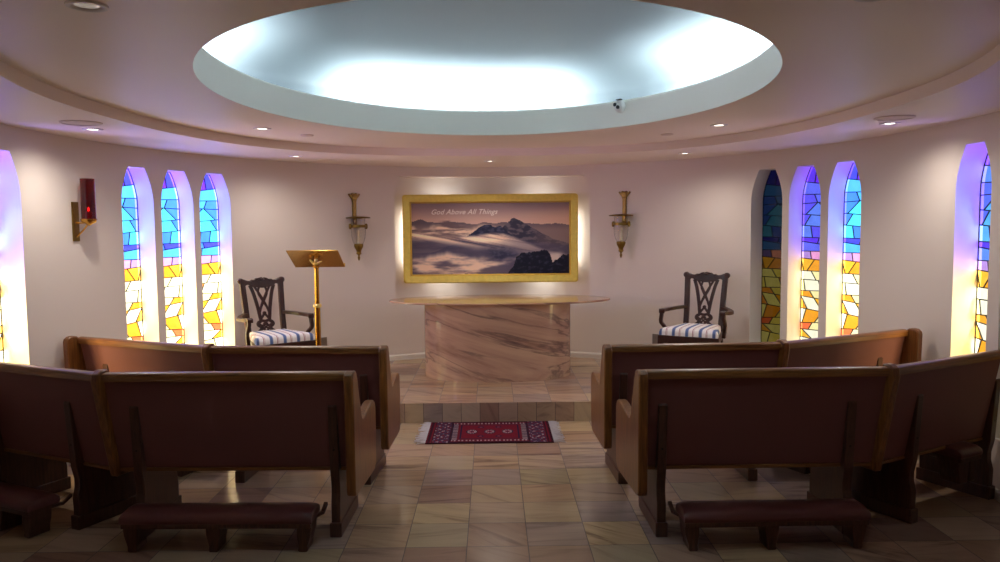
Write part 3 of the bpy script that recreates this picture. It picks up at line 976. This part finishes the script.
# ------------------------------------------------------------------ armchairs
def stripe_mat():
    m, nt, b = newmat('striped seat fabric')
    N, L = nt.nodes.new, nt.links.new
    tc = N('ShaderNodeTexCoord'); sp = N('ShaderNodeSeparateXYZ'); L(tc.outputs['Object'], sp.inputs[0])
    d = N('ShaderNodeMath'); d.operation = 'DIVIDE'; d.inputs[1].default_value = .118; L(sp.outputs[0], d.inputs[0])
    ad = N('ShaderNodeMath'); ad.operation = 'ADD'; ad.inputs[1].default_value = 10.3; L(d.outputs[0], ad.inputs[0])
    f = N('ShaderNodeMath'); f.operation = 'FRACT'; L(ad.outputs[0], f.inputs[0])
    r = N('ShaderNodeValToRGB'); cr = r.color_ramp; cr.interpolation = 'CONSTANT'
    W_, B2, R2 = srgb(232, 228, 226), srgb(84, 104, 152), srgb(150, 84, 96)
    cr.elements[0].color = W_; cr.elements[1].position = .94; cr.elements[1].color = W_
    for p_, c_ in ((.08, srgb(150, 160, 190)), (.12, B2), (.30, srgb(150, 160, 190)), (.34, W_), (.62, R2), (.67, W_), (.72, R2), (.745, W_)):
        e = cr.elements.new(p_); e.color = c_
    L(f.outputs[0], r.inputs['Fac']); L(r.outputs['Color'], b.inputs['Base Color']); b.inputs['Roughness'].default_value = .85
    return m


M['stripe'] = stripe_mat()


def bez(pts, n=10):
    """smooth curve through points"""
    pts = [Vector(p) for p in pts]
    out = []
    for i in range(len(pts) - 1):
        p0, p1, p2, p3 = pts[max(i - 1, 0)], pts[i], pts[i + 1], pts[min(i + 2, len(pts) - 1)]
        for k in range(n):
            t = k / n
            out.append(.5 * ((2 * p1) + (p2 - p0) * t + (2 * p0 - 5 * p1 + 4 * p2 - p3) * t * t + (3 * p1 - p0 - 3 * p2 + p3) * t ** 3))
    out.append(pts[-1]); return out


def make_chair(label, loc, rz):
    """carved armchair; local front is -y, origin on the floor under the seat's middle"""
    r = empty('armchair', loc, rz); tag(r, label, 'chair', 'carved armchairs by the altar')
    mh = M['mahog']
    back_y = .22
    def by(z): return back_y + max(0, z - .42) * .20           # lean of the back
    # seat rails
    m = MB()
    fw, bw = .270, .178
    m.prism([(-fw, -.25), (fw, -.25), (bw, back_y + .02), (-bw, back_y + .02)], .385, .455, 'z')
    m.build('seat_rail', mh, r, bevel=.006)
    # slip seat
    m = MB()
    rows = [(.452, 1.0), (.48, 1.0), (.505, .97), (.518, .88), (.523, .6), (.524, .2)]
    prof = []
    def sring(z, s): 
        out = []
        N_ = 10
        cs = [(-fw + .012, -.242), (fw - .012, -.242), (bw - .01, back_y - .005), (-bw + .01, back_y - .005)]
        for i in range(4):
            a, b = cs[i], cs[(i + 1) % 4]
            for k in range(N_):
                x, y = a[0] + (b[0] - a[0]) * k / N_, a[1] + (b[1] - a[1]) * k / N_
                out.append((x * s, (y + .01) * s - .01, z))
        return out
    rs = [sring(z, s) for z, s in rows]
    band(m, rs); m.add(rs[-1], [tuple(range(40))])
    m.build('seat', M['stripe'], r, smooth=60)
    # legs: square front legs, raked rear legs that run up as the stiles
    for s in (-1, 1):
        m = MB(); x = s * (fw - .024)
        m.prism([(x - .024, -.25), (x + .024, -.25), (x + .024, -.202), (x - .024, -.202)], 0, .40, 'z'); m.build('leg', mh, r, bevel=.004)
    for s in (-1, 1):
        m = MB()
        pts = bez([(s * .155, .30, 0), (s * .157, .245, .22), (s * .160, back_y, .42), (s * .163, by(.62), .62), (s * .170, by(.82), .82), (s * .176, by(.955), .955)], 6)
        m.tube(pts, [1.0] * len(pts), flat=(.046, .04, (0, 1, 0)))
        m.build('rear_leg', mh, r, bevel=.005, smooth=40)
    # stretchers
    m = MB()
    for s in (-1, 1):
        m = MB(); m.box((s * .215 - .01, -.21, .11), (s * .215 + .01, .25, .145)); m.build('stretcher', mh, r)
    m = MB(); m.box((-.205, -.02, .115), (.205, .0, .14)); m.build('stretcher', mh, r)
    # crest rail: serpentine with ears and a raised carved middle
    def crest(u):  # height above .95
        a = abs(u)
        return .014 * math.exp(-(a / .26) ** 2) + .004 * cos(9 * pi * u) * (a < .5) - .010 * math.exp(-((a - .58) / .16) ** 2) + .006 * math.exp(-((a - .86) / .09) ** 2) - .028 * sst(.92, 1.0, a)
    m = MB(); n = 48
    upx = [(-1 + 2 * k / n) for k in range(n + 1)]
    top_ = [(.196 * u, .968 + crest(u)) for u in upx]
    low_ = [(.196 * u, .902 - .012 * math.exp(-(abs(u) / .3) ** 2) + .022 * math.exp(-((abs(u) - .66) / .14) ** 2)) for u in upx]
    vs = []
    for (x, z), (x2, z2) in zip(top_, low_):
        y1_, y2_ = by(z), by(z2)
        vs += [(x, y1_ - .02, z), (x, y1_ + .018, z), (x2, y2_ + .018, z2), (x2, y2_ - .02, z2)]
    fs = []
    for k in range(n):
        for j in range(4): fs.append((k * 4 + j, k * 4 + (j + 1) % 4, (k + 1) * 4 + (j + 1) % 4, (k + 1) * 4 + j))
    fs += [(0, 1, 2, 3), tuple(n * 4 + j for j in (3, 2, 1, 0))]
    m.add(vs, fs); cr_ = m.build('crest_rail', mh, r, bevel=.005, smooth=45)
    for s in (-1, 1):       # scrolled ears and carved leaves
        m = MB(); m.lathe([(.0, -.024), (.02, -.024), (.027, -.012), (.027, .012), (.02, .02), (0, .02)], 14, Matrix.Translation((s * .187, by(.955), .955)) @ Matrix.Rotation(pi / 2, 4, 'X'))
        m.build('ear_scroll', mh, cr_, smooth=60)
        m = MB(); m.tube(bez([(s * .015, by(.985) - .022, .976), (s * .05, by(.985) - .024, .968), (s * .085, by(.97) - .022, .948)], 5), [.009] * 5 + [.006] * 5 + [.003], 7); m.build('carved_leaf', mh, cr_, smooth=60)
    m = MB(); m.lathe([(0, -.012), (.02, -.008), (.026, 0), (.02, .008), (0, .012)], 12, Matrix.Translation((0, by(.98) - .02, .966)))
    m.build('carved_boss', mh, cr_, smooth=60)
    # pierced splat of interlaced straps
    m = MB()
    def P3(x, z): return (x * .72, by(z), z if z > .6 else .475 + (z - .42) * .70)
    def strap(pts, w): m.tube(bez([P3(x, z) for x, z in pts], 7), 1, flat=(w * 1.35, .016, (0, 1, 0)))
    for s in (-1, 1):
        strap([(s * .150, .915), (s * .122, .86), (s * .098, .79), (s * .076, .71), (s * .062, .64), (s * .056, .60), (s * .088, .572), (s * .092, .545), (s * .058, .515), (s * .066, .485), (s * .098, .46), (s * .105, .435)], .021)
        strap([(s * .105, .915), (s * .045, .84), (-s * .012, .76), (-s * .060, .67), (-s * .062, .63)], .014)
        strap([(s * .030, .915), (s * .055, .85), (s * .02, .79), (-s * .05, .70)], .012)
        strap([(s * .058, .61), (s * .018, .645), (0, .665)], .014)
        strap([(s * .085, .56), (s * .035, .53), (0, .575)], .014)
        strap([(s * .06, .52), (s * .02, .545), (-s * .03, .56)], .012)
        strap([(s * .060, .505), (s * .030, .49), (0, .455)], .013)
        strap([(s * .055, .52), (s * .02, .50), (0, .53)], .011)
    strap([(-.06, .605), (0, .59), (.06, .605)], .018)
    m.lathe([(.0, -.009), (.016, -.009), (.016, .009), (0, .009)], 10, Matrix.Translation(P3(0, .665)) @ Matrix.Rotation(pi / 2, 4, 'X'))
    m.prism([(-.105, .45), (.105, .45), (.09, .50), (-.09, .50)], by(.47) - .018, by(.47) + .012, 'y')
    m.build('splat', mh, r, smooth=40)
    # arms: bowed outward, on curved supports
    for s in (-1, 1):
        m = MB()
        pts = bez([(s * .165, by(.68) - .005, 0.663), (s * .23, .19, 0.657), (s * .288, .08, 0.649), (s * .292, -.06, 0.653), (s * .272, -.125, 0.661), (s * .268, -.145, 0.648)], 6)
        m.tube(pts, [1.0] * 12 + [1.15] * 12 + [1.2] * 6 + [.8], flat=(.042, .028, (0, 0, 1)))
        ao = m.build('arm', mh, r, bevel=.006, smooth=45)
        m = MB()
        pts = bez([(s * .255, -.03, .43), (s * .268, -.055, .50), (s * .284, -.11, 0.553), (s * .276, -.125, 0.613), (s * .274, -.115, 0.648)], 5)
        m.tube(pts, 1, flat=(.03, .036, (0, 1, 0)))
        m.build('arm_support', mh, ao, bevel=.005, smooth=45)
    return r


make_chair('dark carved armchair with striped seat left of the altar, beside the lectern', (-1.89, 6.74, ZS), R_(36))
make_chair('dark carved armchair with striped seat right of the altar, near the unlit window', (1.815, 6.86, ZS), R_(-31))

# ------------------------------------------------------------------ brass lectern
lc = empty('lectern', (-1.458, 6.45, ZS)); tag(lc, 'polished brass lectern with slanted book plate beside the left armchair', 'lectern')
mb = MB(); mb.lathe([(0, 0), (.16, 0), (.165, .012), (.15, .024), (.06, .04), (.03, .06), (.0, .06)], 40); mb.build('base', M['brass'], lc, smooth=40)
mb = MB(); mb.lathe([(.024, .04), (.024, .78), (.0, .78)], 24); mb.build('lower_pole', M['brass'], lc, smooth=40)
mb = MB(); mb.lathe([(.0, .765), (.033, .765), (.037, .775), (.033, .79), (.027, .795), (0, .795)], 24); mb.build('collar', M['goldedge'], lc, smooth=40)
mb = MB(); mb.lathe([(.019, .78), (.019, 1.09), (.026, 1.095), (.03, 1.105), (.024, 1.115), (.0, 1.12)], 24); mb.build('upper_pole', M['brass'], lc, smooth=40)
# plate: low edge to the reader (back), high edge toward the pews
Mt = Matrix.Translation((.0, .0, 1.165)) @ Matrix.Rotation(R_(-27), 4, 'X')
mb = MB(Mt); mb.box((-.21, -.165, 0), (.21, .165, .006)); mb.box((-.21, .158, .006), (.21, .165, .035))
pl = mb.build('book_plate', M['brass'], lc, bevel=.002)
mb = MB()
mb.tube([(0, 0, 1.10), (0, -.005, 1.13), (0, 0, 1.165)], [.02, .014, .016], 12)
mb.tube([(-.045, -.035, 1.165), (-.02, -.03, 1.1351), (0, -.02, 1.125), (.02, -.03, 1.1351), (.055, -.035, 1.148)], [.006, .012, .013, .012, .006], 8)
mb.lathe([(0, -.014), (.014, -.008), (.016, 0), (.014, .008), (0, .014)], 12, Matrix.Translation((0, -.04, 1.13)))
mb.build('tilt_bracket', M['goldedge'], lc, smooth=60)

# ------------------------------------------------------------------ candle sconces
def make_sconce(label, tdeg):
    t = R_(tdeg); p_ = wp(t); n_ = wn(t)
    r = empty('candle_sconce', (p_.x, p_.y, 1.24), atan2(-n_.x, n_.y))     # local +y = outward through the wall, -y = into the room
    tag(r, label, 'wall sconce', 'brass hurricane sconces')
    m = MB(); pr = [(-.021, .34), (-.019, .60), (-.026, .63), (-.064, .676), (-.058, .688), (-.036, .672), (-.024, .694), (0, .684), (.024, .694), (.036, .672), (.058, .688), (.064, .676), (.026, .63), (.019, .60), (.021, .34)]
    m.prism(pr, -.024, -.003, 'y'); bp_ = m.build('back_plate', M['oldbrass'], r, bevel=.003)
    m = MB()
    m.lathe([(.0, -.010), (.026, -.008), (.032, .0), (.026, .006), (0, .008)], 14, Matrix.Translation((0, -.026, .652)) @ Matrix.Rotation(pi / 2, 4, 'X'))
    m.build('boss', M['oldbrass'], bp_)
    cy = -.10
    m = MB(); m.tube([(0, -.02, .352), (0, cy + .06, .352)], 1, flat=(.03, .03, (0, 0, 1))); m.build('arm', M['oldbrass'], r, bevel=.003)
    m = MB()
    m.lathe([(.076, .340), (.080, .340), (.080, .368), (.076, .368)], 28, Matrix.Translation((0, cy, 0)), True)
    rg = m.build('clamp_ring', M['oldbrass'], r, smooth=40)
    for s in (-1, 1):
        m = MB(); m.lathe([(0, -.028), (.008, -.028), (.015, -.014), (.015, .014), (.008, .028), (0, .028)], 10, Matrix.Translation((s * .088, cy, .352)) @ Matrix.Rotation(0, 4, 'X')); m.build('thumb_screw', M['oldbrass'], rg, smooth=40)
    m = MB(Matrix.Translation((0, cy, .0)))
    m.lathe([(.0, 0), (.008, .012), (.014, .035), (.008, .05), (.012, .062), (.028, .075), (.022, .09), (.027, .11), (.044, .14), (.048, .162), (.042, .175), (0, .175)], 20)
    m.build('candle_cup', M['oldbrass'], r, smooth=50)
    m = MB(Matrix.Translation((0, cy, 0)))
    out = [(.042, .17), (.058, .20), (.070, .245), (.0745, .30), (.073, .36), (.068, .40), (.072, .435)]
    m.lathe(out + [(q - .0025, z) for q, z in out[::-1]], 28, closed=True)
    m.build('glass_chimney', M['clear'], r, smooth=60)
    m = MB(Matrix.Translation((0, cy, 0))); m.lathe([(.015, .175), (.015, .31), (0, .315)], 14); m.build('candle', M['candle'], r, smooth=40)
    m = MB(Matrix.Translation((0, cy, 0))); m.lathe([(0, .438), (.05, .439), (.12, .433), (.126, .438), (.12, .445), (.05, .453), (0, .453)], 32); m.tube([(0, -cy - .02, .445), (0, 0, .445)], .007, 6)
    m.build('smoke_bell', M['oldbrass'], r, smooth=50)
    return r


make_sconce('brass candle sconce on the wall left of the framed picture', 119.45)
make_sconce('brass candle sconce on the wall right of the framed picture', 62.1)

# ------------------------------------------------------------------ sanctuary lamp
t = pi - math.acos((2.87 + WCX) / WA); 
t = R_(172.4); p_ = wp(t); n_ = wn(t)
sl = empty('sanctuary_lamp', (p_.x, p_.y, 1.51), atan2(-n_.x, n_.y))
tag(sl, 'red glass sanctuary lamp on a brass wall bracket by the left windows', 'wall lamp')
mb = MB(); mb.box((-.033, -.012, 0), (.033, -.001, .27)); mb.build('wall_plate', M['oldbrass'], sl, bevel=.002)
mb = MB()
mb.tube([(0, -.01, .125), (0, -.10, .125)], .005, 8); mb.tube([(0, -.01, .03), (0, -.055, .07), (0, -.10, .12)], .006, 8)
mb.lathe([(0, .105), (.012, .108), (.02, .118), (.045, .13), (.052, .142), (.052, .152), (0, .152)], 24, Matrix.Translation((0, -.105, 0)))
mb.build('bracket', M['brass'], sl, smooth=40)
mb = MB(Matrix.Translation((0, -.105, .152)))
mb.lathe([(.046, 0), (.046, .275), (.043, .275), (.043, .004), (0, .004), (0, 0)], 32); mb.build('glass_cylinder', M['ruby'], sl, smooth=50)
mb = MB(Matrix.Translation((0, -.105, .158))); mb.lathe([(.022, 0), (.022, .045), (0, .047)], 18); cd = mb.build('candle', M['candle'], sl, smooth=40)
mb = MB(Matrix.Translation((0, -.105, .204))); mb.lathe([(0, 0), (.007, .008), (.006, .016), (0, .032)], 10); mb.build('flame', M['flame'], cd, smooth=60)

# ------------------------------------------------------------------ ceiling fittings
def downlight(label, x, y, z, on=True, size=1.0):
    r = empty('recessed_downlight', (x, y, z)); tag(r, label, 'ceiling light', 'recessed downlights')
    m = MB(); s = size
    m.lathe([(.062 * s, 0), (.06 * s, -.006), (.05 * s, -.007), (.044 * s, -.002), (.036 * s, .0)], 28); m.build('trim_ring', M['white'], r, smooth=50)
    m = MB(); m.lathe([(.0, -.002), (.024 * s, -.003), (.036 * s, -.001)], 20)
    m.build('lens', M['lens'] if on else M['lensoff'], r)
    return r


dls = [
    ('downlight over the red lamp on the left, beside a round speaker', -2.50, 4.96, ZC),
    ('downlight at the right wall beside a round ceiling speaker', 2.54, 4.97, ZC),
    ('downlight in the inner ceiling left of the oval recess', -1.60, 5.52, ZI),
    ('downlight in the inner ceiling right of the oval recess', 1.61, 5.52, ZI),
    ('downlight in the ceiling directly above the framed picture', -.01, 7.67, ZC),
    ('downlight near the wall above the left armchair', -1.73, 6.96, ZC),
    ('downlight near the wall above the right armchair', 1.73, 6.97, ZC),
    ('unlit downlight at the top left of the view', -1.24, 2.46, ZI),
    ('downlight at the top right edge of the view, only its rim in sight', 1.17, 2.40, ZI)]
for i, d in enumerate(dls): downlight(*d, on=i < 7)
for label, x, y in (('round grey ceiling speaker on the left, over the red lamp', -2.41, 4.65), ('round grey ceiling speaker on the right side', 2.43, 4.70)):
    r = empty('ceiling_speaker', (x, y, ZC)); tag(r, label, 'speaker', 'round ceiling speakers')
    m = MB(); m.lathe([(.115, 0), (.113, -.006), (.104, -.007), (.102, -.003)], 36); m.build('rim', M['grille'], r, smooth=40)
    m = MB(); m.lathe([(0, -.006), (.06, -.005), (.102, -.003)], 36); m.build('grille', M['grille'], r)
for label, x, y in (('small flat sprinkler cover left of the oval recess', -1.385, 5.93), ('small flat sprinkler cover right of the oval recess', 1.365, 6.06)):
    m = MB(); m.lathe([(0, 0), (.048, 0), (.05, -.004), (.044, -.008), (0, -.009)], 24)
    o = m.build('sprinkler_cover', M['grille'], loc=(x, y, ZI), smooth=40); tag(o, label, 'sprinkler', 'sprinkler covers')
# small security camera on the fascia
ct = math.acos((.925 - OCX) / OA)
cp = Vector((OCX + OA * cos(ct), OCY + OB * sin(ct), ZLIP - .045)); cn = Vector((-cos(ct) / OA, -sin(ct) / OB, 0)).normalized()
sec = empty('security_camera', cp, atan2(cn.x, -cn.y)); tag(sec, 'tiny white camera with black eyes on the oval fascia', 'security camera')   # local -y points into the room
mb = MB(); mb.lathe([(0, 0), (.045, 0), (.045, .012), (.036, .03), (.015, .04), (0, .042)], 24, Matrix.Rotation(pi / 2, 4, 'X')); mb.build('housing', M['white'], sec, smooth=50)
for dx, dz in ((-.02, .012), (.006, -.008)):
    mb = MB(); mb.lathe([(0, 0), (.014, 0), (.013, .016), (0, .018)], 14, Matrix.Translation((dx, -.03, dz)) @ Matrix.Rotation(pi / 2, 4, 'X')); mb.build('lens', M['black'], sec, smooth=50)
mb = MB(); mb.box((-.022, -.03, .042), (.018, -.004, .052)); mb.build('visor', M['black'], sec, bevel=.003)

# outlets
for label, t_, z in (('steel outlet plate on the wall behind the lectern pole', 126.3, .365), ('steel outlet plate on the wall behind the right armchair leg', 55.6, .355)):
    t = R_(t_); p_ = wp(t); n_ = wn(t)
    r = empty('outlet_plate', (p_.x, p_.y, z), atan2(-n_.x, n_.y)); tag(r, label, 'outlet', 'wall outlets')
    m = MB(); m.box((-.036, -.007, 0), (.036, -.001, .115)); m.build('cover', M['steel'], r, bevel=.002)
    for zz in (.03, .072):
        m = MB(); m.box((-.017, -.009, zz), (.017, -.006, zz + .026)); m.build('socket', M['steel'], r, bevel=.002)

# ------------------------------------------------------------------ lights
def spot(x, y, z, w, angle=110, blend=.8, tgt=None, col=(1, .80, .62), rad=.03):
    l = bpy.data.lights.new('downlight_or_fill', 'SPOT'); l.energy = w; l.spot_size = R_(angle); l.spot_blend = blend; l.color = col; l.shadow_soft_size = rad
    o = bpy.data.objects.new('downlight_or_fill', l); COL.objects.link(o); o.location = (x, y, z - .02)
    d = Vector(tgt) - o.location if tgt else Vector((0, 0, -1))
    o.rotation_euler = d.to_track_quat('-Z', 'Y').to_euler()
    return o


def arealight(name, loc, tgt, sx, sy, w, col):
    l = bpy.data.lights.new(name, 'AREA'); l.shape = 'RECTANGLE'; l.size = sx; l.size_y = sy; l.energy = w; l.color = col
    o = bpy.data.objects.new(name, l); COL.objects.link(o); o.location = loc
    o.rotation_euler = (Vector(tgt) - Vector(loc)).to_track_quat('-Z', 'Y').to_euler()
    return o


WARM = (1.0, .92, .83)
spot(-2.50, 4.96, ZC, 20, 160, 1, None, WARM)
spot(2.54, 4.97, ZC, 16, 160, 1, None, WARM)
spot(-1.60, 5.52, ZI, 27, 150, 1, None, WARM)
spot(1.61, 5.52, ZI, 27, 150, 1, None, WARM)
spot(-.01, 7.67, ZC, 23, 150, 1, None, WARM)
spot(-1.73, 6.96, ZC, 17, 160, 1, None, WARM)
spot(1.73, 6.97, ZC, 16, 160, 1, None, WARM)
for x_ in (-1.3, 1.3): spot(x_, -.7, ZC, 11, 165, 1, None, WARM)      # unseen fill spots added behind the camera to lift floor and pew backs

# daylight falling through the glass: a tall diffuse source outside each window, to the rear of it
for op, (lab, g, mir, vio) in zip(openings, WLAB):
    if g < .6: continue
    side = Vector((0, -1, 0)); side = (side - op.n * side.dot(op.n)).normalized()
    c = op.c + op.n * (op.depth + .38) + side * .42 + Vector((0, 0, 1.15))
    tg = op.c + op.n * .08 - side * (op.half * .8) + Vector((0, 0, 1.15))
    arealight('window_daylight', c, tg, .25, 1.6, (19 if abs(op.n.x) > .99 else 7) * g, (1, 1, 1))

# cove tubes: straight runs on the ledge behind the oval fascia
COOL = (.80, .96, 1.0)
def cove(a0, a1, w):
    a0, a1 = R_(a0), R_(a1)
    n = max(1, int(abs(a1 - a0) / R_(14)))
    for k in range(n):
        b0, b1 = a0 + (a1 - a0) * k / n, a0 + (a1 - a0) * (k + 1) / n
        q0 = Vector((OCX + (OA + .15) * cos(b0), OCY + (OB + .15) * sin(b0), ZLIP - .07)); q1 = Vector((OCX + (OA + .15) * cos(b1), OCY + (OB + .15) * sin(b1), ZLIP - .07))
        c = (q0 + q1) / 2; d = q1 - q0
        l = bpy.data.lights.new('cove_tube', 'AREA'); l.shape = 'RECTANGLE'; l.size = d.length; l.size_y = .05; l.energy = w * d.length; l.color = COOL
        o = bpy.data.objects.new('cove_tube', l); COL.objects.link(o)
        X = d.normalized(); Z = (-Vector((0, 0, 1)) - Vector((c.x - OCX, c.y - OCY, 0)).normalized() * .9).normalized()
        Y = Z.cross(X).normalized(); X = Y.cross(Z).normalized()
        o.matrix_world = Matrix(((X.x, Y.x, Z.x, c.x), (X.y, Y.y, Z.y, c.y), (X.z, Y.z, Z.z, c.z), (0, 0, 0, 1)))
cove(68, 130, 12)
cove(2, 40, 13)
cove(158, 184, 11)
cove(200, 340, 16)

# lamps behind the picture frame
BL = (1.0, 1.0, .94)
pc = (PX0 + PX1) / 2; pzc = (PZ0 + PZ1) / 2
for loc, tgt, sx, sy, w in (
        ((PX0 + .05, PY + .062, pzc), (PX0 - .06, PY + .3, pzc), .03, .55, 0.7), ((PX1 - .05, PY + .062, pzc), (PX1 + .06, PY + .3, pzc), .03, .55, 0.7),
        ((pc - .5, PY + .062, PZ1 - .04), (pc - .5, PY + .3, PZ1 + .1), .3, .03, .3), ((pc + .5, PY + .062, PZ1 - .04), (pc + .5, PY + .3, PZ1 + .1), .3, .03, .3),
        ((pc - .5, PY + .062, PZ0 + .04), (pc - .5, PY + .3, PZ0 - .1), .3, .03, .3), ((pc + .55, PY + .062, PZ0 + .04), (pc + .55, PY + .3, PZ0 - .1), .2, .03, .3)):
    arealight('picture_backlight', loc, tgt, sx, sy, w, BL)

w = bpy.data.worlds.new('world'); sc.world = w; w.use_nodes = True
w.node_tree.nodes['Background'].inputs['Color'].default_value = (.8, .85, 1, 1)
w.node_tree.nodes['Background'].inputs['Strength'].default_value = .02

# ------------------------------------------------------------------ camera
F_PX, YAW, PITCH, ROLL = 776.07, .0102108, .0728794, -.0090308
fw_ = Vector((sin(YAW) * cos(PITCH), cos(YAW) * cos(PITCH), -sin(PITCH)))
rt = Vector((cos(YAW), -sin(YAW), 0)); up = rt.cross(fw_)
r2 = rt * cos(ROLL) + up * sin(ROLL); u2 = -rt * sin(ROLL) + up * cos(ROLL)
cam = bpy.data.cameras.new('camera'); cam.sensor_width = 36; cam.sensor_fit = 'HORIZONTAL'; cam.lens = 36 * F_PX / 1000; cam.clip_start = .05
co = bpy.data.objects.new('camera', cam); COL.objects.link(co)
b_ = -fw_
co.matrix_world = Matrix(((r2.x, u2.x, b_.x, 0), (r2.y, u2.y, b_.y, 0), (r2.z, u2.z, b_.z, 1.6), (0, 0, 0, 1)))
sc.camera = co

sc.view_settings.view_transform = 'Standard'; sc.view_settings.look = 'None'
sc.view_settings.gamma = 1; sc.view_settings.use_curve_mapping = False
sc.view_settings.exposure = 0.5
sc.cycles.max_bounces = 10; sc.cycles.diffuse_bounces = 6; sc.cycles.sample_clamp_indirect = 6
